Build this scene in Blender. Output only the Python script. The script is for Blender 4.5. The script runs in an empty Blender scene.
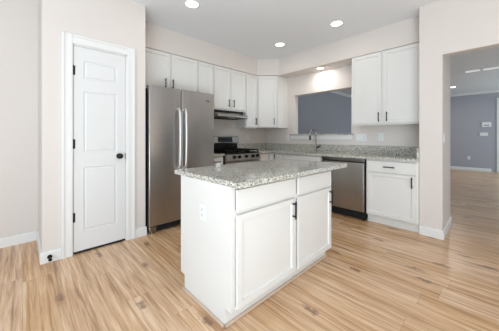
import bpy, bmesh, math, random
from mathutils import Vector, Matrix
random.seed(7)
S = bpy.context.scene
COL = S.collection
PI = math.pi

# ------------------------------------------------------------------ camera, world, lights, exposure
EYE = 1.1808
cam_d = bpy.data.cameras.new('camera'); cam = bpy.data.objects.new('camera', cam_d); COL.objects.link(cam)
cam_d.sensor_fit = 'HORIZONTAL'; cam_d.sensor_width = 36.0; cam_d.lens = 236.03/499*36
cam_d.shift_y = -28.43/499; cam_d.clip_start = 0.02
cam.location = (0, 0, EYE); cam.rotation_euler = (PI/2, 0, math.radians(46.127-90))
S.camera = cam

W = bpy.data.worlds.new('daylight'); S.world = W; W.use_nodes = True
W.node_tree.nodes['Background'].inputs[0].default_value = (0.86, 0.94, 1.0, 1)
W.node_tree.nodes['Background'].inputs[1].default_value = 0.25

def area(name, loc, target, sx, sy, power, color):
    d = bpy.data.lights.new(name, 'AREA'); d.shape = 'RECTANGLE'; d.size = sx; d.size_y = sy
    d.energy = power; d.color = color
    o = bpy.data.objects.new(name, d); COL.objects.link(o); o.location = loc
    o.rotation_euler = (Vector(target)-Vector(loc)).to_track_quat('-Z', 'Y').to_euler()
    return o
area('window_light_left', (-4.2, -0.7, 1.95), (1.0, 1.3, 1.5), 3.4, 2.0, 96, (0.68, 0.86, 1.0))
area('window_light_behind', (1.4, -3.2, 1.7), (2.0, 2.0, 0.9), 2.6, 1.8, 20, (1.0, 0.80, 0.60))
area('ceiling_fill_light', (-1.0, -1.0, 0.25), (-0.3, -0.3, 2.7), 2.4, 2.4, 265, (0.78, 0.90, 1.0))  # added fill behind the camera, aimed up to brighten the ceiling; no real source
area('window_light_dining', (9.6, -3.4, 1.5), (9.0, 2.0, 0.8), 2.4, 1.9, 105, (0.54, 0.79, 1.0))

vs = S.view_settings
vs.view_transform = 'Standard'; vs.look = 'None'; vs.exposure = 0.0; vs.gamma = 1.0; vs.use_curve_mapping = False

# ------------------------------------------------------------------ materials
def srgb(r, g, b):
    f = lambda c: (c/255/12.92) if c/255 <= .04045 else ((c/255+.055)/1.055)**2.4
    return (f(r), f(g), f(b), 1)

def mat(name, col, rough=.5, metal=0.0, spec=.5, bump=None):
    m = bpy.data.materials.new(name); m.use_nodes = True
    nt = m.node_tree; b = nt.nodes['Principled BSDF']
    b.inputs['Base Color'].default_value = col; b.inputs['Roughness'].default_value = rough
    b.inputs['Metallic'].default_value = metal; b.inputs['Specular IOR Level'].default_value = spec
    tc = nt.nodes.new('ShaderNodeTexCoord'); n = nt.nodes.new('ShaderNodeTexNoise')
    nt.links.new(tc.outputs['Object'], n.inputs['Vector'])
    sc, st = bump if bump else (60, .02)
    n.inputs['Scale'].default_value = sc
    bp = nt.nodes.new('ShaderNodeBump'); bp.inputs['Strength'].default_value = st; bp.inputs['Distance'].default_value = .002
    nt.links.new(n.outputs['Fac'], bp.inputs['Height']); nt.links.new(bp.outputs['Normal'], b.inputs['Normal'])
    return m

M = {}
M['paint'] = mat('greige_wall_paint', srgb(219, 210, 203), .75, bump=(350, .05))
M['ceiling'] = mat('ceiling_paint', srgb(234, 236, 238), .9, bump=(350, .05))
M['blue'] = mat('blue_grey_wall_paint', srgb(170, 168, 174), .75, bump=(350, .05))
M['trim'] = mat('white_trim_paint', srgb(230, 228, 225), .4)
M['door'] = mat('white_door_paint', srgb(223, 221, 219), .4)
M['cab'] = mat('white_cabinet_paint', srgb(224, 221, 216), .42)
M['black'] = mat('black_metal', srgb(22, 20, 20), .38, .3)
M['blackenamel'] = mat('black_enamel', srgb(12, 12, 12), .35, spec=.3)
M['iron'] = mat('cast_iron', srgb(12, 12, 12), .7, spec=.2, bump=(200, .3))
M['dark'] = mat('dark_gap', srgb(18, 18, 18), .8)
M['glass'] = mat('black_glass', srgb(10, 10, 12), .06)
M['plastic'] = mat('white_plastic', srgb(230, 230, 228), .35)
M['greyplastic'] = mat('grey_plastic', srgb(150, 152, 155), .4)
M['slot'] = mat('socket_slot', srgb(70, 68, 66), .6)
M['chrome'] = mat('brushed_nickel', srgb(150, 148, 146), .22, 1.0)
M['handle_steel'] = mat('satin_handle_steel', srgb(222, 219, 215), .42, 1.0)
M['shoe'] = mat('shoe_moulding', srgb(205, 182, 162), .5)

def steel_mat(name, col, rough, axis):
    m = bpy.data.materials.new(name); m.use_nodes = True
    nt = m.node_tree; L = nt.links.new; b = nt.nodes['Principled BSDF']
    b.inputs['Metallic'].default_value = 1.0
    tc = nt.nodes.new('ShaderNodeTexCoord'); mp = nt.nodes.new('ShaderNodeMapping')
    mp.inputs['Scale'].default_value = axis
    n = nt.nodes.new('ShaderNodeTexNoise'); n.inputs['Scale'].default_value = 1.0; n.inputs['Detail'].default_value = 4
    L(tc.outputs['Object'], mp.inputs['Vector']); L(mp.outputs['Vector'], n.inputs['Vector'])
    mr = nt.nodes.new('ShaderNodeMapRange'); mr.inputs['To Min'].default_value = rough-.06; mr.inputs['To Max'].default_value = rough+.08
    L(n.outputs['Fac'], mr.inputs['Value']); L(mr.outputs['Result'], b.inputs['Roughness'])
    mx = nt.nodes.new('ShaderNodeMix'); mx.data_type = 'RGBA'
    mx.inputs['A'].default_value = tuple(c*.9 for c in col[:3])+(1,); mx.inputs['B'].default_value = tuple(min(1, c*1.1) for c in col[:3])+(1,)
    L(n.outputs['Fac'], mx.inputs['Factor']); L(mx.outputs['Result'], b.inputs['Base Color'])
    return m
M['steel'] = steel_mat('brushed_stainless_steel', srgb(166, 163, 161), .32, (2, 2, 260))
M['darksteel'] = steel_mat('dark_stainless_steel', srgb(122, 119, 116), .3, (2, 2, 260))
M['steel_dw'] = steel_mat('vertical_brushed_stainless_steel', srgb(158, 154, 148), .33, (160, 160, 2))

def granite(name, light, mid, dark, sc=1.0):
    m = bpy.data.materials.new(name); m.use_nodes = True
    nt = m.node_tree; L = nt.links.new; b = nt.nodes['Principled BSDF']
    b.inputs['Roughness'].default_value = .10
    tc = nt.nodes.new('ShaderNodeTexCoord')
    def voro(scale):
        v = nt.nodes.new('ShaderNodeTexVoronoi'); v.inputs['Scale'].default_value = scale*sc
        L(tc.outputs['Object'], v.inputs['Vector']); return v
    def noise(scale, d=3):
        v = nt.nodes.new('ShaderNodeTexNoise'); v.inputs['Scale'].default_value = scale*sc; v.inputs['Detail'].default_value = d
        L(tc.outputs['Object'], v.inputs['Vector']); return v
    def ramp(src, pts):
        r = nt.nodes.new('ShaderNodeValToRGB'); e = r.color_ramp.elements
        while len(e) > 1: e.remove(e[-1])
        e[0].position, e[0].color = pts[0]
        for p, c in pts[1:]:
            q = e.new(p); q.color = c
        L(src, r.inputs['Fac']); return r
    v1 = voro(75); sep = nt.nodes.new('ShaderNodeSeparateColor'); L(v1.outputs['Color'], sep.inputs['Color'])
    r1 = ramp(sep.outputs[0], [(0, mid), (.35, light), (.75, light), (1, mid)])
    r1.color_ramp.interpolation = 'LINEAR'
    n1 = noise(55); r2 = ramp(n1.outputs['Fac'], [(.40, (1, 1, 1, 1)), (.52, (0, 0, 0, 1))])
    mx = nt.nodes.new('ShaderNodeMix'); mx.data_type = 'RGBA'
    inv = nt.nodes.new('ShaderNodeMath'); inv.operation = 'MULTIPLY'; inv.inputs[1].default_value = .75
    L(r2.outputs['Color'], inv.inputs[0]); L(inv.outputs[0], mx.inputs['Factor'])
    L(r1.outputs['Color'], mx.inputs['A']); mx.inputs['B'].default_value = mid
    v2 = voro(120); sep2 = nt.nodes.new('ShaderNodeSeparateColor'); L(v2.outputs['Color'], sep2.inputs['Color'])
    r3 = ramp(sep2.outputs[1], [(.74, (0, 0, 0, 1)), (.80, (1, 1, 1, 1))])
    mx2 = nt.nodes.new('ShaderNodeMix'); mx2.data_type = 'RGBA'
    L(r3.outputs['Color'], mx2.inputs['Factor']); L(mx.outputs['Result'], mx2.inputs['A']); mx2.inputs['B'].default_value = dark
    L(mx2.outputs['Result'], b.inputs['Base Color'])
    return m
M['granite'] = granite('speckled_granite', srgb(222, 219, 209), srgb(168, 164, 152), srgb(92, 88, 80), 1.35)

def floor_mat():
    m = bpy.data.materials.new('oak_plank_floor'); m.use_nodes = True
    nt = m.node_tree; L = nt.links.new; b = nt.nodes['Principled BSDF']
    N = nt.nodes.new
    def mth(op, a, bb=None, c=None):
        n = N('ShaderNodeMath'); n.operation = op
        for i, v in enumerate((a, bb, c)):
            if v is None: continue
            if isinstance(v, (int, float)): n.inputs[i].default_value = v
            else: L(v, n.inputs[i])
        return n.outputs[0]
    tc = N('ShaderNodeTexCoord'); sp = N('ShaderNodeSeparateXYZ'); L(tc.outputs['Object'], sp.inputs[0])
    x, y = sp.outputs[0], sp.outputs[1]
    PW, PL = .182, 1.52
    xr = mth('DIVIDE', x, PW); row = mth('FLOOR', xr); fx = mth('FRACT', xr)
    w1 = N('ShaderNodeTexWhiteNoise'); w1.noise_dimensions = '1D'; L(row, w1.inputs['W'])
    yr = mth('ADD', mth('DIVIDE', y, PL), mth('MULTIPLY', w1.outputs['Value'], 7.3)); colm = mth('FLOOR', yr); fy = mth('FRACT', yr)
    cv = N('ShaderNodeCombineXYZ'); L(row, cv.inputs[0]); L(colm, cv.inputs[1])
    w2 = N('ShaderNodeTexWhiteNoise'); w2.noise_dimensions = '2D'; L(cv.outputs[0], w2.inputs['Vector'])
    rnd = w2.outputs['Value']
    # grain, stretched along the plank and different on every plank
    gv = N('ShaderNodeCombineXYZ'); L(mth('MULTIPLY', x, 32), gv.inputs[0]); L(mth('MULTIPLY', y, 1.3), gv.inputs[1]); L(mth('MULTIPLY', rnd, 90), gv.inputs[2])
    n1 = N('ShaderNodeTexNoise'); n1.inputs['Scale'].default_value = 1; n1.inputs['Detail'].default_value = 5; n1.inputs['Distortion'].default_value = .8; L(gv.outputs[0], n1.inputs['Vector'])
    gf = N('ShaderNodeCombineXYZ'); L(mth('MULTIPLY', x, 120), gf.inputs[0]); L(mth('MULTIPLY', y, 5), gf.inputs[1]); L(mth('MULTIPLY', rnd, 90), gf.inputs[2])
    n2 = N('ShaderNodeTexNoise'); n2.inputs['Scale'].default_value = 1; n2.inputs['Detail'].default_value = 3; L(gf.outputs[0], n2.inputs['Vector'])
    rp = N('ShaderNodeValToRGB'); e = rp.color_ramp.elements
    e[0].position = .31; e[0].color = srgb(146, 98, 60); e[1].position = .68; e[1].color = srgb(238, 209, 176)
    q = e.new(.44); q.color = srgb(197, 152, 108); q = e.new(.58); q.color = srgb(224, 186, 146)
    g = mth('ADD', mth('MULTIPLY', n1.outputs['Fac'], .68), mth('MULTIPLY', n2.outputs['Fac'], .32)); L(g, rp.inputs['Fac'])
    hv = N('ShaderNodeHueSaturation'); L(rp.outputs['Color'], hv.inputs['Color'])
    L(mth('ADD', mth('MULTIPLY', rnd, .16), .93), hv.inputs['Value'])
    L(mth('SUBTRACT', 1.06, mth('MULTIPLY', w2.outputs['Value'], .2)), hv.inputs['Saturation'])
    # knots
    kv = N('ShaderNodeCombineXYZ'); L(mth('MULTIPLY', x, 4.6), kv.inputs[0]); L(mth('MULTIPLY', y, 1.9), kv.inputs[1]); 
    vo = N('ShaderNodeTexVoronoi'); vo.voronoi_dimensions = '2D'; vo.inputs['Scale'].default_value = 1; vo.inputs['Randomness'].default_value = 1
    L(kv.outputs[0], vo.inputs['Vector'])
    kn = N('ShaderNodeTexNoise'); kn.inputs['Scale'].default_value = 22; L(tc.outputs['Object'], kn.inputs['Vector'])
    kd = mth('ADD', vo.outputs['Distance'], mth('MULTIPLY', mth('SUBTRACT', kn.outputs['Fac'], .5), .34))
    kr = N('ShaderNodeMapRange'); L(kd, kr.inputs['Value'])
    kr.inputs['From Min'].default_value = .03; kr.inputs['From Max'].default_value = .15; kr.inputs['To Min'].default_value = 1; kr.inputs['To Max'].default_value = 0
    vs_ = N('ShaderNodeSeparateColor'); L(vo.outputs['Color'], vs_.inputs['Color'])
    kmask = mth('MULTIPLY', mth('MULTIPLY', kr.outputs['Result'], mth('GREATER_THAN', vs_.outputs[0], .5)), .75)
    mk = N('ShaderNodeMix'); mk.data_type = 'RGBA'; L(kmask, mk.inputs['Factor']); L(hv.outputs['Color'], mk.inputs['A']); mk.inputs['B'].default_value = srgb(118, 80, 52)
    # seams
    ex = mth('MINIMUM', fx, mth('SUBTRACT', 1, fx)); ey = mth('MULTIPLY', mth('MINIMUM', fy, mth('SUBTRACT', 1, fy)), PL/PW)
    seam = mth('LESS_THAN', mth('MINIMUM', ex, ey), .007)
    ms = N('ShaderNodeMix'); ms.data_type = 'RGBA'; L(mth('MULTIPLY', seam, .38), ms.inputs['Factor']); L(mk.outputs['Result'], ms.inputs['A']); ms.inputs['B'].default_value = srgb(120, 88, 62)
    L(ms.outputs['Result'], b.inputs['Base Color'])
    b.inputs['Roughness'].default_value = .30; b.inputs['Specular IOR Level'].default_value = .85
    bp = N('ShaderNodeBump'); bp.inputs['Strength'].default_value = .15; bp.inputs['Distance'].default_value = .001
    L(n2.outputs['Fac'], bp.inputs['Height']); L(bp.outputs['Normal'], b.inputs['Normal'])
    return m
M['floor'] = floor_mat()

def emis(name, col, st):
    m = bpy.data.materials.new(name); m.use_nodes = True
    b = m.node_tree.nodes['Principled BSDF']; b.inputs['Emission Color'].default_value = col; b.inputs['Emission Strength'].default_value = st
    return m
M['lamp'] = emis('lamp_lens', (1, .97, .92, 1), 6)
M['panel_lens'] = emis('panel_lens', (.95, .97, 1, 1), .35)
M['display'] = mat('display_glass', srgb(14, 16, 22), .1)

# ------------------------------------------------------------------ mesh helpers
def BM(): return bmesh.new()
def add_box(bm, x0, x1, y0, y1, z0, z1, bev=0.0, seg=2):
    t = bmesh.new(); bmesh.ops.create_cube(t, size=1)
    for v in t.verts: v.co = Vector(((x0+x1)/2+v.co.x*(x1-x0), (y0+y1)/2+v.co.y*(y1-y0), (z0+z1)/2+v.co.z*(z1-z0)))
    if bev: bmesh.ops.bevel(t, geom=t.edges[:], offset=bev, segments=seg, affect='EDGES', profile=.5)
    merge(bm, t); return bm
def merge(bm, t):
    me = bpy.data.meshes.new('tmp'); t.to_mesh(me); t.free(); bm.from_mesh(me); bpy.data.meshes.remove(me)
def add_cyl(bm, p0, p1, r, r2=None, n=20, bev=0):
    p0, p1 = Vector(p0), Vector(p1); d = p1-p0
    t = bmesh.new(); bmesh.ops.create_cone(t, cap_ends=True, segments=n, radius1=r, radius2=r if r2 is None else r2, depth=d.length)
    if bev: bmesh.ops.bevel(t, geom=[e for e in t.edges if all(len(f.verts) > 4 for f in e.link_faces) or any(len(f.verts) > 4 for f in e.link_faces)], offset=bev, segments=2, affect='EDGES')
    bmesh.ops.transform(t, matrix=Matrix.Translation((p0+p1)/2) @ d.to_track_quat('Z', 'Y').to_matrix().to_4x4(), verts=t.verts)
    merge(bm, t); return bm
def add_tube(bm, pts, r, n=14):
    pts = [Vector(p) for p in pts]; rings = []; ref = Vector((.3, .2, .9)).normalized()
    for i, p in enumerate(pts):
        d = (pts[min(i+1, len(pts)-1)]-pts[max(i-1, 0)]).normalized()
        a = d.cross(ref)
        if a.length < .05: a = d.cross(Vector((1, 0, 0)))
        a.normalize(); b = d.cross(a); rr = r[i] if isinstance(r, (list, tuple)) else r
        rings.append([bm.verts.new(p+a*math.cos(2*PI*k/n)*rr+b*math.sin(2*PI*k/n)*rr) for k in range(n)])
    for i in range(len(rings)-1):
        for k in range(n): bm.faces.new((rings[i][k], rings[i][(k+1) % n], rings[i+1][(k+1) % n], rings[i+1][k]))
    bm.faces.new(rings[0][::-1]); bm.faces.new(rings[-1]); return bm
def add_prism(bm, poly, z0, z1):
    a = [bm.verts.new((x, y, z0)) for x, y in poly]; b = [bm.verts.new((x, y, z1)) for x, y in poly]
    n = len(poly); bm.faces.new(a[::-1]); bm.faces.new(b)
    for i in range(n): bm.faces.new((a[i], a[(i+1) % n], b[(i+1) % n], b[i]))
    return bm
def add_extrude_x(bm, prof, x0, x1):     # prof: list of (y, z)
    a = [bm.verts.new((x0, y, z)) for y, z in prof]; b = [bm.verts.new((x1, y, z)) for y, z in prof]
    n = len(prof); bm.faces.new(a); bm.faces.new(b[::-1])
    for i in range(n): bm.faces.new((a[(i+1) % n], a[i], b[i], b[(i+1) % n]))
    return bm
def add_panel(bm, x0, x1, z0, z1, yf, th, rail, rail_v=None, depth=.012, raised=False):
    """A framed door: frame front at y=yf, thickness th towards +y, one recessed panel."""
    t = bmesh.new()
    add_box(t, x0, x1, yf, yf+th, z0, z1)
    bmesh.ops.recalc_face_normals(t, faces=t.faces[:])
    f = min(t.faces, key=lambda q: q.calc_center_median().y)
    bmesh.ops.bevel(t, geom=list(f.edges), offset=.0025, segments=2, affect='EDGES')
    f = min((q for q in t.faces if abs(q.normal.y) > .9), key=lambda q: (round(q.calc_center_median().y, 5), -q.calc_area()))
    bmesh.ops.inset_region(t, faces=[f], thickness=rail-.0025, depth=0)
    bmesh.ops.inset_region(t, faces=[f], thickness=.003, depth=-depth*.6)
    bmesh.ops.inset_region(t, faces=[f], thickness=.006, depth=-depth*.4)
    merge(bm, t); return bm
def fin(name, bm, material, parent=None, smooth=False):
    bmesh.ops.recalc_face_normals(bm, faces=bm.faces[:])
    me = bpy.data.meshes.new(name); bm.to_mesh(me); bm.free()
    me.materials.append(M[material] if isinstance(material, str) else material)
    if smooth:
        for p in me.polygons: p.use_smooth = True
        try: me.set_sharp_from_angle(angle=math.radians(35))
        except Exception: pass
    o = bpy.data.objects.new(name, me); COL.objects.link(o)
    if parent: o.parent = parent
    return o
def thing(name, label, cat, loc=(0, 0, 0), rz=0, group=None):
    o = bpy.data.objects.new(name, None); o.empty_display_size = .1; COL.objects.link(o)
    o.location = loc; o.rotation_euler = (0, 0, rz); o['label'] = label; o['category'] = cat; o['kind'] = 'thing'
    if group: o['group'] = group
    return o
def tag(o, label, cat, group=None):
    o['label'] = label; o['category'] = cat; o['kind'] = 'thing'
    if group: o['group'] = group
    return o
def struct(name, bm, material, label=None, parent=None):
    o = fin(name, bm, material, parent)
    if parent is None:
        o['kind'] = 'structure'; o['category'] = name.split('_')[0]
        if label: o['label'] = label
    return o
def box(*a, **k): return add_box(BM(), *a, **k)
SINK = -PI/2          # rotation of units standing on the sink wall: local x -> -Y, local y -> +X

# ------------------------------------------------------------------ layout numbers (metres)
CEIL = 2.7617; TOP = 2.4265; UB = 1.3707; CT = .914; CB = .880
YW = 3.6525; XW = 4.047                       # back (fridge) wall, sink wall
YD = 2.9258                                   # pantry front
YU = 3.3225; XU = 3.7173                      # faces of upper doors
XB = 3.4424                                   # face of sink-side base doors
YB = YW-.62

# ------------------------------------------------------------------ structure
struct('floor', box(-3.6, 11.7, -4.2, 4.0, -.06, 0), 'floor', 'light oak plank floor running through kitchen and far room')
struct('ceiling', box(-3.6, 11.7, -4.2, 4.0, CEIL, CEIL+.1), 'ceiling', 'flat white ceiling')
struct('wall_back', box(-3.6, XW+.145, YW, YW+.12, 0, CEIL), 'paint', 'greige wall behind refrigerator and range')
# pantry box: front wall with door hole, two returns
b = BM()
X1, X2, DH = .352, .862, 2.118
add_box(b, .129, X1, YD, YD+.115, 0, CEIL); add_box(b, X2, 1.0687, YD, YD+.115, 0, CEIL); add_box(b, X1, X2, YD, YD+.115, DH, CEIL)
struct('wall_pantry', b, 'paint', 'pinkish pantry wall around the white panel door')
b = BM(); add_box(b, .129, .244, YD+.115, YW, 0, CEIL); add_box(b, .9537, 1.0687, YD+.115, YW, 0, CEIL)
struct('wall_pantry_side', b, 'paint', 'pantry side walls')
# sink wall with the pass-through
PY0, PY1, PZ0, PZ1 = 1.70, 2.883, 1.215, 2.036
b = BM(); x0, x1 = XW, XW+.145
add_box(b, x0, x1, .4203, PY0, 0, CEIL); add_box(b, x0, x1, PY1, YW, 0, CEIL)
add_box(b, x0, x1, PY0, PY1, 0, PZ0); add_box(b, x0, x1, PY0, PY1, PZ1, CEIL)
struct('wall_sink', b, 'paint', 'greige sink wall with the pass-through opening')
struct('wall_stub', box(3.4933, XW, .4203, .6404, 0, CEIL), 'paint', 'end wall between base cabinet and wide opening')
struct('wall_header', box(3.4933, 3.4933+.09, -4.2, .4203, 2.134, CEIL), 'paint', 'header wall above the wide opening')
struct('wall_dining_far', box(11.5, 11.62, -4.2, 3.9, 0, CEIL), 'blue', 'blue grey far wall of the next room')
struct('wall_dining_side', box(XW+.145, 11.5, 3.825, 3.945, 0, CEIL), 'blue', 'blue grey side wall seen through the pass-through')
# soffit above the cabinets (with the diagonal corner)
SY, SX = YU+.012, XU+.012
b = BM()
add_prism(b, [(1.0687, YW), (1.0687, SY), (3.421, SY), (SX, 3.026), (SX, .6404), (XW, .6404), (XW, YW)], TOP, CEIL)
struct('wall_soffit', b, 'paint', 'soffit above the wall cabinets')

# baseboards
def baseboard(name, x, y, rz, length, label):
    o = fin(name, add_extrude_x(BM(), [(0, 0), (0, .088), (.004, .098), (.011, .102), (.014, .102), (.014, 0)], 0, length), 'trim')
    for v in o.data.vertices: v.co.y -= .014
    o.location = (x, y, 0); o.rotation_euler = (0, 0, rz); o['kind'] = 'structure'; o['category'] = 'baseboard'; o['label'] = label
    return o
baseboard('baseboard_left', -3.6, YW, 0, 3.6+.115, 'white baseboard on far left wall')
baseboard('baseboard_pantry_return', .129, YW-.014, -PI/2, YW-YD-.014, 'white baseboard on pantry side return')
baseboard('baseboard_pantry', .115, YD, 0, .272-.115, 'white baseboard left of pantry door')
baseboard('baseboard_pantry_right', .948, YD, 0, 1.0687-.948+.012, 'short white baseboard between pantry door and refrigerator')
baseboard('baseboard_stub', 3.4933, .6404, -PI/2, .22, 'white baseboard on stub wall end')
baseboard('baseboard_opening', 3.4793, .4203, 0, XW+.145-3.4793, 'white baseboard inside opening')
baseboard('baseboard_dining', 11.5, 3.8, -PI/2, 3.72, 'white baseboard along far blue grey wall')
baseboard('baseboard_dining_side', XW+.145, 3.825, 0, 7.35, 'white baseboard along dining side wall')

# pantry door casing
b = BM(); cw, o0, o1, kt = .094, .2731, .9465, 2.2045
def casing_profile(bm, xa, xb, za, zb, inner):
    add_box(bm, xa, xb, YD-.016, YD, za, zb)
    if inner == 'r': add_box(bm, xb-.03, xb-.006, YD-.021, YD-.016, za, zb, .002); add_box(bm, xa, xa+.022, YD-.026, YD-.016, za, zb, .003)
    if inner == 'l': add_box(bm, xa+.006, xa+.03, YD-.021, YD-.016, za, zb, .002); add_box(bm, xb-.022, xb, YD-.026, YD-.016, za, zb, .003)
    if inner == 'd': add_box(bm, xa+.06, xb-.06, YD-.021, YD-.016, za+.006, za+.03, .002); add_box(bm, xa, xb, YD-.026, YD-.016, zb-.022, zb, .003)
casing_profile(b, o0, o0+.079+.008, 0, kt, 'r'); casing_profile(b, o1-.087, o1, 0, kt, 'l'); casing_profile(b, o0+.087, o1-.087, kt-.087, kt, 'd')
# jamb liner and stop
add_box(b, X1, X1+.012, YD, YD+.115, 0, DH-.0); add_box(b, X2-.012, X2, YD, YD+.115, 0, DH); add_box(b, X1, X2, YD, YD+.115, DH-.012, DH)
struct('trim_1', b, 'trim', 'white casing around the pantry door')

# pantry door: three stacked raised panels
dx0, dx1, dz0, dz1 = .3675, .8465, .022, 2.1025
b = BM(); yf = YD+.004; th = .034
xs = [dx0, .452, .762, dx1]; zs = [dz0, .215, .872, 1.02, 1.655, 1.778, 1.966, dz1]
t = bmesh.new()
grid = [[t.verts.new((x, yf, z)) for z in zs] for x in xs]
pan = []
for i in range(3):
    for j in range(7):
        f = t.faces.new((grid[i][j], grid[i+1][j], grid[i+1][j+1], grid[i][j+1]))
        if i == 1 and j in (1, 3, 5): pan.append(f)
t.normal_update()
r = bmesh.ops.extrude_face_region(t, geom=t.faces[:]+[])
vs_new = [g for g in r['geom'] if isinstance(g, bmesh.types.BMVert)]
for v in vs_new: v.co.y += th
# after the extrusion the original faces stay in front
t.faces.ensure_lookup_table()
front = [f for f in t.faces if all(abs(v.co.y-yf) < 1e-5 for v in f.verts)]
pf = [f for f in front if .452 < f.calc_center_median().x < .762 and any(a < f.calc_center_median().z < c for a, c in ((.215, .872), (1.02, 1.655), (1.778, 1.966)))]
bmesh.ops.recalc_face_normals(t, faces=t.faces[:])
for f in pf:
    bmesh.ops.inset_individual(t, faces=[f], thickness=.012, depth=-.009)
    bmesh.ops.inset_individual(t, faces=[f], thickness=.010, depth=0)
    bmesh.ops.inset_individual(t, faces=[f], thickness=.016, depth=.007)
merge(b, t)
door = struct('door_1', b, 'door', 'white panel pantry door with black knob and hinges')
for z in (1.853, 1.111, .370):
    h = BM(); add_cyl(h, (.3655, YD-.003, z-.048), (.3655, YD-.003, z+.048), .0065, n=14); add_box(h, .356, .3655, YD-.001, YD+.004, z-.046, z+.046); add_box(h, .3655, .382, YD+.001, YD+.0045, z-.046, z+.046)
    fin('hinge', h, 'black', door, True)
h = BM(); add_cyl(h, (.785, yf, .968), (.785, yf-.008, .968), .031, n=28, bev=.002); add_cyl(h, (.785, yf-.008, .968), (.785, yf-.035, .968), .011)
t = bmesh.new(); bmesh.ops.create_uvsphere(t, u_segments=24, v_segments=14, radius=.028)
for v in t.verts: v.co = Vector((v.co.x+.785, v.co.y*.72+yf-.046, v.co.z+.968))
merge(h, t); fin('door_knob', h, 'black', door, True)
fin('door_sweep', box(dx0+.002, dx1-.002, yf-.004, yf+.02, .003, .0215), 'dark', door)
h = BM(); add_box(h, .8425, .8475, YD+.001, YD+.006, .93, 1.0); fin('strike_plate', h, 'black', door)
d = thing('door_stop', 'small black door stop on the baseboard left of pantry door', 'door stop', (.184, YD-.014, .052))
h = BM(); add_cyl(h, (0, 0, 0), (0, -.006, 0), .019, n=22); add_cyl(h, (0, -.006, 0), (0, -.055, -.004), .007); fin('stem', h, 'black', d, True)
h = BM(); add_cyl(h, (0, -.055, -.004), (0, -.073, -.006), .014, n=22, bev=.003); fin('bumper', h, 'black', d, True)

# pass-through sill: granite ledge and white apron
o = struct('trim_2', box(XW-.035, XW+.165, PY0-.035, PY1+.085, PZ0, PZ0+.024, bev=.003), 'granite', 'thin granite ledge on pass-through sill')
b = BM(); add_box(b, XW-.019, XW-.0005, PY0-.02, PY1+.07, PZ0-.075, PZ0-.001, .002); add_box(b, XW-.026, XW-.019, PY0-.02, PY1+.07, PZ0-.016, PZ0-.001, .002)
struct('trim_3', b, 'trim', 'white apron moulding under pass-through ledge')
# crown in the far room
def crown(name, x, y, rz, length, label):
    o = fin(name, add_extrude_x(BM(), [(0, -.08), (-.010, -.08), (-.016, -.065), (-.055, -.024), (-.062, -.010), (-.062, 0), (0, 0)], 0, length), 'trim')
    o.location = (x, y, CEIL); o.rotation_euler = (0, 0, rz); o['kind'] = 'structure'; o['category'] = 'trim'; o['label'] = label
crown('trim_4', 11.5, 3.825, -PI/2, 7.9, 'white crown moulding on far blue grey wall')
crown('trim_5', XW+.145, 3.825, 0, 7.36, 'white crown moulding on dining side wall')
# far front door at the right edge
b = BM(); add_box(b, 11.478, 11.5, -.04-.10, -.04, 0, 2.50, .003); add_box(b, 11.478, 11.5, -1.14, -1.04, 0, 2.5, .003); add_box(b, 11.478, 11.5, -1.04, -.14, 2.4, 2.5, .003)
struct('trim_6', b, 'trim', 'white casing of door on far wall')
fd = struct('door_2', add_panel(BM(), 0, .89, .01, 2.395, 0, .03, .12), 'door', 'white door in far wall of next room')
fd.location = (11.469, -.145, 0); fd.rotation_euler = (0, 0, -PI/2)

# ------------------------------------------------------------------ cabinet kit
def pull(parent, x, z, y, vertical=True, L=.135):
    h = BM(); a = L/2
    if vertical:
        add_box(h, x-.006, x+.006, y-.035, y-.023, z-a, z+a, .003)
        for s in (-1, 1): add_cyl(h, (x, y, z+s*.048), (x, y-.026, z+s*.048), .0065, n=12)
    else:
        add_box(h, x-a, x+a, y-.035, y-.023, z-.006, z+.006, .003)
        for s in (-1, 1): add_cyl(h, (x+s*.048, y, z), (x+s*.048, y-.026, z), .0065, n=12)
    return fin('handle', h, 'black', parent, True)
def cab_door(root, x0, x1, z0, z1, pull_at=None, rail=.056):
    d = fin('door', add_panel(BM(), x0, x1, z0, z1, 0, .019, rail), 'cab', root)
    if pull_at: pull(d, pull_at[0], pull_at[1], 0)
    return d
def drawer(root, x0, x1, z0, z1, pull_at=None):
    d = fin('drawer', box(x0, x1, 0, .019, z0, z1, bev=.004), 'cab', root)
    if pull_at: pull(d, pull_at[0], pull_at[1], 0, False)
    return d
G = .004
def wall_cabinet(label, loc, rz, w, depth, z0, z1, doors, group='white wall cabinets'):
    """Origin at the door face, lower left; doors = list of (x0, x1, pull (x, z) or None)."""
    r = thing('wall_cabinet', label, 'cabinet', loc, rz, group)
    b = BM(); add_box(b, .001, w-.001, .021, depth, z0, z1-.006, .001)
    add_box(b, .004, w-.004, .026, .045, z0-.012, z0)
    fin('carcass', b, 'cab', r)
    for (a, c, p) in doors: cab_door(r, a, c, z0+.012, z1-.022, p)
    return r
hz = .125   # pull centre above the cabinet bottom
D = YW-YU-.001
FB = 1.84
wall_cabinet('white two-door wall cabinet above the refrigerator', (1.072, YU, 0), 0, 2.0409-1.072, D, FB, TOP,
             [(.012, .499, (1.493-1.072, FB+.125)), (.517, .960, (1.607-1.072, FB+.125))])
wall_cabinet('narrow white wall cabinet between refrigerator and hood cabinets', (2.0409, YU, 0), 0, 2.3525-2.0409, D, UB, TOP,
             [(.010, .300, (.268, UB+hz))])
UB2 = 1.6705
wall_cabinet('white two-door wall cabinet above the range hood', (2.3525, YU, 0), 0, 3.1038-2.3525, D, UB2, TOP,
             [(.010, .369, (.318, UB2+.12)), (.381, .741, (.430, UB2+.12))])
wall_cabinet('narrow white wall cabinet right of the range hood', (3.1038, YU, 0), 0, 3.4173-3.1038, D, UB, TOP,
             [(.010, .300, (.256, UB+hz))])
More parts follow.
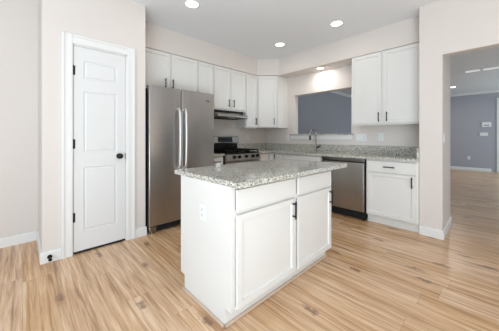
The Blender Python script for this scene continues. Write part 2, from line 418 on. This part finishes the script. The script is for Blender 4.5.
# diagonal corner cabinet
r = thing('wall_cabinet', 'white diagonal wall cabinet in the kitchen corner', 'cabinet', (3.4173, YU, 0), -PI/4, 'white wall cabinets')
wd = math.hypot(XU-3.4173, YU-3.0427)
b = BM(); q = math.sqrt(.5)
def loc45(X, Y): dx, dy = X-3.4173, Y-YU; return (dx*q-dy*q, dx*q+dy*q)
add_prism(b, [loc45(3.4173+.018, YU+.015), loc45(XU+.015, 3.0427+.018), loc45(XU+.015, 3.0427+.001), loc45(XW-.002, 3.0437), loc45(XW-.002, YW-.002), loc45(3.4193, YW-.002), loc45(3.4193, YU+.012)], UB, TOP-.006)
fin('carcass', b, 'cab', r)
cab_door(r, .022, wd-.03, UB+.012, TOP-.022, (wd-.075, UB+hz))
wall_cabinet('white two-door wall cabinet over the dishwasher side, beside stub wall', (XU, 1.5664, 0), SINK, 1.5664-.6424, XW-XU-.001, UB, TOP,
             [(.010, .432, (1.5664-1.164, UB+.10)), (.460, .908, (1.5664-1.058, UB+.10))])

def base_cabinet(label, loc, rz, w, depth, fronts, group='white base cabinets', hollow=False):
    r = thing('base_cabinet', label, 'cabinet', loc, rz, group)
    b = BM()
    if hollow:
        add_box(b, .001, .017, .021, depth, .114, CB-.001); add_box(b, w-.017, w-.001, .021, depth, .114, CB-.001)
        add_box(b, .017, w-.017, .021, depth, .114, .13); add_box(b, .017, w-.017, depth-.01, depth, .13, CB-.001)
        add_box(b, .017, w-.017, .021, .038, .70, CB-.001)
    else: add_box(b, .001, w-.001, .021, depth, .114, CB-.001, .001)
    fin('carcass', b, 'cab', r)
    fin('toe_kick', box(.001, w-.001, .075, .09, .001, .114), 'cab', r)
    for fn in fronts: fn(r)
    return r
wR = 1.247-.6424
base_cabinet('white base cabinet with one drawer and door at the counter end', (XB, 1.247, 0), SINK, wR, XW-XB-.001,
    [lambda r: drawer(r, .018, wR-.024, .715, .860, (.292, .788)), lambda r: cab_door(r, .018, wR-.024, .128, .700, (wR-.062, .617))])
wS = 2.70-1.922
base_cabinet('white sink base cabinet below the faucet', (XB, 2.70, 0), SINK, wS, XW-XB-.02,
    [lambda r: drawer(r, .015, wS-.015, .715, .860), lambda r: cab_door(r, .015, wS/2-.005, .128, .700, (wS/2-.04, .62)), lambda r: cab_door(r, wS/2+.005, wS-.015, .128, .700, (wS/2+.04, .62))], hollow=True)
# L-shaped corner base
r = thing('base_cabinet', 'white corner base cabinet between range and sink', 'cabinet', (0, 0, 0), 0, 'white base cabinets')
b = BM(); add_prism(b, [(3.128, YW-.02), (3.128, YB+.021), (XB+.021, YB+.021), (XB+.021, 2.702), (XW-.02, 2.702), (XW-.02, YW-.02)], .114, CB-.001); fin('carcass', b, 'cab', r)
b = BM(); add_box(b, 3.128, XB+.08, YB+.075, YB+.09, .001, .114); add_box(b, XB+.075, XB+.09, 2.702, YB+.075, .001, .114); fin('toe_kick', b, 'cab', r)
fin('door', add_panel(BM(), 3.135, XB-.004, .128, .860, YB, .019, .05), 'cab', r)
d2 = fin('door', add_panel(BM(), 0, .318, .128, .860, 0, .019, .05), 'cab', r); d2.location = (XB, YB-.004, 0); d2.rotation_euler = (0, 0, SINK)
pull(d2, .15, .79, 0)
wN = .285
base_cabinet('narrow white base cabinet between refrigerator and range', (2.052, YB, 0), 0, wN, YW-YB-.02,
    [lambda r: drawer(r, .01, wN-.01, .715, .860, (wN/2, .79)), lambda r: cab_door(r, .01, wN-.01, .128, .700, (.05, .62), .05)])

# ------------------------------------------------------------------ worktops
tag(fin('countertop', box(2.052, 2.3375, YB-.028, YW-.001, CB, CT, bev=.003), 'granite'), 'short granite countertop between refrigerator and range', 'countertop')
b = BM(); fx_, sy0, sy1, sx0, sx1 = XB-.03, 2.02, 2.60, 3.50, 3.885
add_box(b, 3.124, XW-.002, YB-.028, YW-.002, CB, CT)
add_box(b, fx_, sx0, .6424, YB-.028, CB, CT); add_box(b, sx1, XW-.002, .6424, YB-.028, CB, CT)
add_box(b, sx0, sx1, .6424, sy0, CB, CT); add_box(b, sx0, sx1, sy1, YB-.028, CB, CT)
bmesh.ops.remove_doubles(b, verts=b.verts[:], dist=.0001)
tag(fin('countertop', b, 'granite'), 'long L-shaped granite countertop along sink wall', 'countertop')
b = BM(); add_box(b, XW-.022, XW-.002, .664, YW-.022, CT, 1.045, .002); add_box(b, 3.124, XW-.022, YW-.022, YW-.002, CT, 1.045, .002)
add_box(b, XB+.02, XW-.002, .6424, .663, CT, 1.045, .002)
tag(fin('backsplash', b, 'granite'), 'low granite backsplash behind the long countertop', 'backsplash')
tag(fin('backsplash', box(2.052, 2.3375, YW-.022, YW-.002, CT, 1.045, bev=.002), 'granite'), 'short granite backsplash between refrigerator and range', 'backsplash')
# sink
s = thing('sink', 'stainless undermount sink in the counter under the faucet', 'sink', (0, 0, 0))
b = BM(); zt, zb = CB-.001, .70
add_box(b, sx0-.012, sx0, sy0-.012, sy1+.012, zb, zt); add_box(b, sx1, sx1+.012, sy0-.012, sy1+.012, zb, zt)
add_box(b, sx0, sx1, sy0-.012, sy0, zb, zt); add_box(b, sx0, sx1, sy1, sy1+.012, zb, zt); add_box(b, sx0-.012, sx1+.012, sy0-.012, sy1+.012, zb-.01, zb)
fin('basin', b, 'chrome', s)
b = BM(); add_cyl(b, (3.70, 2.31, zb), (3.70, 2.31, zb+.006), .045); fin('drain', b, 'black', s)
# faucet
f = thing('faucet', 'dark gooseneck kitchen faucet with side lever behind the sink', 'faucet', (3.925, 2.305, CT))
b = BM(); add_cyl(b, (0, 0, 0), (0, 0, .010), .028, n=28, bev=.002); add_cyl(b, (0, 0, .010), (0, 0, .105), .019, .017, n=24); fin('base', b, 'chrome', f, True)
R = .062; pts = [(0, 0, .105), (0, 0, .22), (0, 0, .335)]
dv = Vector((-.9, .43, 0)).normalized()
for k in range(1, 15):
    a = PI*k/14; p = dv*(R-R*math.cos(a)); pts.append((p.x, p.y, .335+R*math.sin(a)))
e = dv*2*R; pts.append((e.x, e.y, .30))
b = add_tube(BM(), pts, .0125, 16); fin('spout', b, 'chrome', f, True)
b = BM(); add_cyl(b, (e.x, e.y, .30), (e.x, e.y, .215), .0145, .018, n=20); fin('spray_head', b, 'black', f, True)
b = BM(); add_cyl(b, (0, -.016, .075), (0, -.05, .08), .014, n=18); add_tube(b, [(0, -.045, .08), (0, -.07, .10), (.0, -.10, .115)], [.008, .007, .006]); fin('lever', b, 'black', f, True)

# ------------------------------------------------------------------ refrigerator
FX0, FXM, FX1, FY, FTOP = 1.0939, 1.5142, 2.0411, 2.8756, 1.8118
fr = thing('refrigerator', 'stainless steel side-by-side refrigerator beside the pantry', 'refrigerator', (FX0, FY, 0))
w = FX1-FX0; m = FXM-FX0
fin('cabinet', box(.004, w-.004, .075, YW-FY-.02, .04, FTOP-.025, bev=.004), 'greyplastic' if False else 'dark', fr)
dl = fin('freezer_door', box(0, m-.005, 0, .068, .092, FTOP, bev=.011, seg=3), 'steel', fr, True)
dr = fin('refrigerator_door', box(m+.005, w, 0, .068, .092, FTOP, bev=.011, seg=3), 'steel', fr, True)
for dd, x in ((dl, m-.045), (dr, m+.042)):
    h = BM()
    pts = [(x, -.002, 1.55), (x, -.030, 1.545), (x, -.048, 1.52)]
    n = 12
    for k in range(n+1):
        z = 1.49-(1.49-.83)*k/n; pts.append((x, -.052-.012*math.sin(PI*k/n), z))
    pts += [(x, -.048, .80), (x, -.030, .775), (x, -.002, .77)]
    add_tube(h, pts, .0165, 16); fin('handle', h, 'handle_steel', dd, True)
fin('badge', box(.80, .865, -.0015, .002, 1.690, 1.708, bev=.0006), 'slot', dr)
for x in (.05, w-.05): fin('hinge_cover', box(x-.04, x+.04, .07, .15, FTOP+.0005, FTOP+.006, bev=.002), 'dark', fr)
fin('door_gap_shade', box(m-.0048, m+.0048, .009, .07, .10, FTOP-.012), 'dark', fr)  # dark strip added between the doors, standing in for shade in the gap
g = BM(); add_box(g, .015, w-.015, .03, .05, .028, .088)
for k in range(3): add_box(g, .12, w-.12, .022, .032, .038+k*.016, .046+k*.016)
fin('kick_grille', g, 'dark', fr)
for x in (.05, w-.05):
    g = BM(); add_box(g, x-.045, x+.045, .012, .075, .022, .088, .006); add_cyl(g, (x, .045, .001), (x, .045, .024), .02, n=18); fin('front_foot', g, 'chrome', fr, True)

# ------------------------------------------------------------------ range and hood
RX0, RX1, RY = 2.3435, 3.1205, YW-.68
rg = thing('range', 'stainless gas range with black cooktop and five knobs', 'stove', (RX0, RY, 0)); w = RX1-RX0
fin('body', box(.002, w-.002, .03, .64, .02, .885, bev=.003), 'blackenamel', rg)
od = BM(); add_box(od, .004, w-.004, -.012, .028, .235, .765, .006); o = fin('oven_door', od, 'steel_dw', rg, True)
fin('oven_window', box(.13, w-.13, -.0145, -.011, .34, .62, bev=.001), 'glass', o)
h = BM(); add_cyl(h, (.05, -.055, .715), (w-.05, -.055, .715), .012, n=16); [add_cyl(h, (x, -.012, .715), (x, -.055, .715), .009, n=12) for x in (.07, w-.07)]; fin('handle', h, 'handle_steel', o, True)
fin('storage_drawer', box(.004, w-.004, -.008, .028, .06, .225, bev=.006), 'steel_dw', rg, True)
cp = BM(); add_extrude_x(cp, [(-.012, .775), (-.02, .80), (.002, .895), (.04, .903), (.04, .775)], .002, w-.002); cp = fin('control_panel', cp, 'steel_dw', rg)
nrm = Vector((0, -.974, .226))
for u in (.160, .270, .430, .587, .700):
    c = Vector((u, -.0085, .850)); k = BM()
    add_cyl(k, c, c+nrm*.008, .029, n=24); add_cyl(k, c+nrm*.008, c+nrm*.034, .025, .022, n=24, bev=.002)
    fin('knob', k, 'blackenamel', rg, True)
fin('cooktop', box(.002, w-.002, .012, .62, .904, .920, bev=.004), 'blackenamel', rg)
for i, (u, v) in enumerate(((.16, .17), (.16, .46), (w/2, .315), (w-.16, .17), (w-.16, .46))):
    k = BM(); add_cyl(k, (u, v, .920), (u, v, .930), .05, .045, n=24); add_cyl(k, (u, v, .930), (u, v, .940), .034, n=24, bev=.002); fin('burner', k, 'iron', rg, True)
for u0, u1 in ((.015, w/3-.002), (w/3+.002, 2*w/3-.002), (2*w/3+.002, w-.015)):
    k = BM(); z0, z1 = .946, .962
    for y in (.03, .6): add_box(k, u0, u1, y-.011, y+.011, z0, z1, .002)
    for x in (u0+.007, u1-.007): add_box(k, x-.007, x+.007, .03, .6, z0, z1, .002)
    for y in (.17, .315, .46): add_box(k, u0, u1, y-.011, y+.011, z0, z1, .002)
    add_box(k, (u0+u1)/2-.006, (u0+u1)/2+.006, .03, .6, z0, z1, .002)
    for x in (u0+.007, u1-.007):
        for y in (.03, .6): add_box(k, x-.007, x+.007, y-.007, y+.007, .919, z0)
    fin('grate', k, 'iron', rg)
bg = BM(); add_extrude_x(bg, [(.60, 1.055), (.592, 1.075), (.612, 1.190), (.625, 1.20), (.672, 1.20), (.672, 1.055)], .0, w); bgo = fin('backguard', bg, 'steel_dw', rg)
fin('backguard_base', box(.004, w-.004, .622, .67, .885, 1.055), 'blackenamel', rg)
k = BM(); add_extrude_x(k, [(.593, 1.083), (.590, 1.083), (.6068, 1.180), (.6098, 1.180)], .277, w-.155); fin('display', k, 'display', bgo)

hd = thing('range_hood', 'slim stainless range hood under the wall cabinet', 'range hood', (2.3575, YU-.115, 0)); w = 3.045-2.3575
b = BM(); add_extrude_x(b, [(0, 1.537), (0, 1.556), (.012, 1.572), (.030, 1.588), (.060, 1.602), (.105, 1.612), (.443, 1.612), (.443, 1.523), (.03, 1.523), (.008, 1.528)], 0, w); ho = fin('hood_body', b, 'steel_dw', hd)
fin('mounting_collar', box(.01, w-.01, .125, .443, 1.612, 1.657), 'dark', hd)
b = BM(); add_box(b, .03, w-.03, .07, .42, 1.519, 1.523); fin('filter', b, 'dark', hd)
for x in (w-.18, w-.13): 
    b = BM(); add_cyl(b, (x, .03, 1.579), (x, .012, 1.589), .010, n=14); fin('button', b, 'blackenamel', hd, True)
b = BM(); add_box(b, w/2-.06, w/2+.06, .05, .068, 1.5185, 1.5225); fin('lamp_cover', b, 'plastic', hd)

# ------------------------------------------------------------------ dishwasher
dw = thing('dishwasher', 'stainless dishwasher under the counter behind the island', 'dishwasher', (XB-.02, 1.915, 0), SINK); w = 1.915-1.255
fin('tub', box(.008, w-.008, .05, XW-XB-.02, .03, CB-.004), 'dark', dw)
dd = fin('door', box(.008, w-.008, 0, .045, .128, .815, bev=.006, seg=3), 'steel_dw', dw, True)
fin('control_strip', box(.006, w-.006, .006, .05, .828, .876, bev=.005), 'darksteel', dw, True)
fin('pocket_handle', box(.02, w-.02, .018, .05, .800, .829), 'dark', dd)
fin('toe_panel', box(.008, w-.008, .065, .08, .012, .122), 'dark', dw)
for x in (.03, w-.03):
    b = BM(); add_cyl(b, (x, .05, .001), (x, .05, .03), .016, n=14); add_cyl(b, (x, .05, .03), (x, .05, .11), .008, n=12); fin('foot', b, 'dark', dw, True)

# ------------------------------------------------------------------ island
IX0, IX1, IY0, IY1 = .9036, 2.1571, 1.1017, 1.7239
isl = thing('kitchen_island', 'white kitchen island with two doors, two plain drawers and end panel', 'kitchen island', (IX0, IY0, 0)); w = IX1-IX0; dp = IY1-IY0
b = BM(); add_box(b, .020, w-.020, .021, dp-.02, .118, CB-.002); fin('carcass', b, 'cab', isl)
ff = BM()
add_box(ff, .003, .034, .004, .021, .118, CB-.002); add_box(ff, w-.034, w-.003, .004, .021, .118, CB-.002); add_box(ff, .640, .678, .004, .021, .118, CB-.002)
add_box(ff, .034, w-.034, .006, .021, .118, .135); add_box(ff, .034, w-.034, .006, .021, .69, .73); add_box(ff, .034, w-.034, .006, .021, .86, CB-.002)
fin('face_frame', ff, 'cab', isl)
for x0, x1 in ((0, .019), (w-.019, w)):
    # end panel with a toe notch front and back
    e = BM(); pr = [(0, .119), (0, CB-.001), (dp, CB-.001), (dp, .119), (dp-.06, .119), (dp-.06, .002), (.06, .002), (.06, .119)]
    add_extrude_x(e, pr, x0, x1); fin('end_panel', e, 'cab', isl)
t = BM(); add_box(t, .019, w-.019, .060, .075, .002, .118); add_box(t, .019, w-.019, dp-.075, dp-.06, .002, .118); fin('toe_kick', t, 'cab', isl)
t = BM(); add_box(t, -.014, 0, .046, dp-.046, .001, .022, .004); add_box(t, w, w+.014, .046, dp-.046, .001, .022, .004); add_box(t, -.014, w+.014, .046, .0595, .001, .022, .004); fin('shoe_moulding', t, 'shoe', isl)
for (a, c) in ((.040, .645), (.686, 1.232)):
    d_ = fin('drawer', box(a, c, -.014, .005, .722, .857, bev=.004), 'cab', isl)
    d_ = fin('door', add_panel(BM(), a, c, .122, .700, -.014, .019, .058), 'cab', isl)
    pull(d_, c-.036, .615, -.014)
tag(fin('island_countertop', box(.898, 2.344, 1.0263, 1.826, CB-.0005, CT, bev=.004), 'granite'), 'large speckled granite slab on the white island', 'countertop')
tag(fin('paper_tag', box(1.239, 1.275, 1.70, 1.712, CT+.001, CT+.036), 'plastic'), 'tiny white tag standing on back edge of island top', 'tag')

# ------------------------------------------------------------------ outlets, switches, wall controls
def plate(label, loc, rz, gangs, kind, group='white wall plates'):
    nm = 'electrical_outlet' if kind == 'o' else ('light_switch' if kind == 's' else 'switch_and_outlet_plate')
    r = thing(nm, label, 'outlet' if kind == 'o' else 'switch', loc, rz, group)
    w = .072+.046*(gangs-1); fin('cover_plate', box(-w/2, w/2, -.006, -.0005, -.058, .058, bev=.002), 'plastic', r)
    for g in range(gangs):
        cx = (g-(gangs-1)/2)*.046
        if kind == 'o' or (kind == 'm' and g == gangs-1):
            for z in (-.02, .02):
                s_ = fin('socket', box(cx-.0165, cx+.0165, -.0078, -.005, z-.014, z+.014, bev=.001), 'plastic', r)
                k = BM(); add_box(k, cx-.008, cx-.0055, -.0082, -.0075, z-.005, z+.006); add_box(k, cx+.0055, cx+.008, -.0082, -.0075, z-.004, z+.006); add_cyl(k, (cx, -.0075, z-.009), (cx, -.0082, z-.009), .0025, n=10)
                fin('slots', k, 'slot', s_)
        else:
            s_ = fin('rocker', add_extrude_x(BM(), [(-.006, -.033), (-.0095, -.031), (-.0075, 0), (-.0065, .033), (-.004, .033), (-.004, -.033)], cx-.0165, cx+.0165), 'plastic', r)
    return r
plate('white outlet on the wall right of the range', (3.466, YW, 1.176), 0, 1, 'o')
plate('white outlet plate left of pass-through ledge by the corner cabinet', (XW, 3.04, 1.165), SINK, 1, 'o')
plate('wide white three-gang plate right of the pass-through ledge', (XW, 1.535, 1.175), SINK, 3, 'm')
plate('white outlet under the two-door wall cabinet beside stub wall', (XW, 1.236, 1.183), SINK, 1, 'o')
plate('white outlet on the island end panel', (IX0, 1.407, .661), SINK, 1, 'o')
plate('white light switch on jamb of wide opening', (3.60, .4203, 1.165), 0, 1, 's')
plate('white outlet low on the far blue grey wall', (11.5, .645, .44), SINK, 1, 'o')
t = thing('thermostat', 'white thermostat on far blue grey wall, above a keypad', 'thermostat', (11.5, .205, 1.61), SINK)
fin('housing', box(-.115, .115, -.03, -.001, -.085, .085, bev=.008), 'plastic', t); fin('screen', box(-.06, .07, -.0315, -.029, -.045, -.005), 'greyplastic', t)
t = thing('wall_keypad', 'small white keypad on far wall under the thermostat', 'keypad', (11.5, .27, 1.275), SINK)
fin('housing', box(-.10, .10, -.022, -.001, -.058, .058, bev=.006), 'plastic', t); fin('buttons', box(-.07, .07, -.024, -.021, -.03, .03, bev=.001), 'plastic', t)

# ------------------------------------------------------------------ ceiling fittings
def downlight(label, x, y, z, power, r=.072, color=(1.0, .96, .90)):
    t = thing('recessed_light', label, 'ceiling light', (x, y, z), 0, 'recessed ceiling lights')
    b = BM(); n = 40
    prof = [(r+.020, 0), (r+.018, -.004), (r+.004, -.007), (r, -.004), (r, 0)]
    rings = [[b.verts.new((math.cos(2*PI*k/n)*q, math.sin(2*PI*k/n)*q, zz)) for k in range(n)] for q, zz in prof]
    for i in range(len(rings)-1):
        for k in range(n): b.faces.new((rings[i][k], rings[i][(k+1) % n], rings[i+1][(k+1) % n], rings[i+1][k]))
    fin('trim_ring', b, 'trim', t, True)
    b = BM(); add_cyl(b, (0, 0, -.0005), (0, 0, -.003), r, n=40); fin('lens', b, 'lamp', t)
    d = bpy.data.lights.new('lamp', 'AREA'); d.shape = 'DISK'; d.size = 2*r*.96; d.energy = power; d.color = color; d.spread = math.radians(178)
    o = bpy.data.objects.new('lamp', d); COL.objects.link(o); o.parent = t; o.location = (0, 0, -.009)
    return t
downlight('recessed ceiling light nearest the pantry', 1.451, 2.495, CEIL, 1.5)
downlight('recessed ceiling light farthest right, in front of sink wall cabinets', 3.149, 1.529, CEIL, 1.5)
downlight('recessed ceiling light near the kitchen corner', 3.168, 2.545, CEIL, 1.5)
downlight('small recessed light in the soffit underside above pass-through', 3.878, 2.19, TOP, 3.5, .055)
downlight('recessed ceiling light in the far room', 9.795, .92, CEIL, 12)
def panel_light(label, x, y, lx, ly):
    t = thing('ceiling_light_panel', label, 'ceiling light', (x, y, CEIL), 0, 'light panels in the far room')
    a, c = lx/2, ly/2; b = BM()
    add_box(b, -a, a, -c, -c+.015, -.026, -.001); add_box(b, -a, a, c-.015, c, -.026, -.001); add_box(b, -a, -a+.008, -c+.015, c-.015, -.010, -.001); add_box(b, a-.008, a, -c+.015, c-.015, -.010, -.001)
    fin('frame', b, 'trim', t)
    fin('diffuser', box(-a, a, -c+.016, c-.016, -.030, -.011, bev=.004), 'panel_lens', t)
panel_light('flat lit panel on far ceiling, the one nearer the stub wall', 7.68, .37, .12, .28)
panel_light('flat lit panel on far ceiling, the one at the photo edge', 7.70, .07, .12, .28)
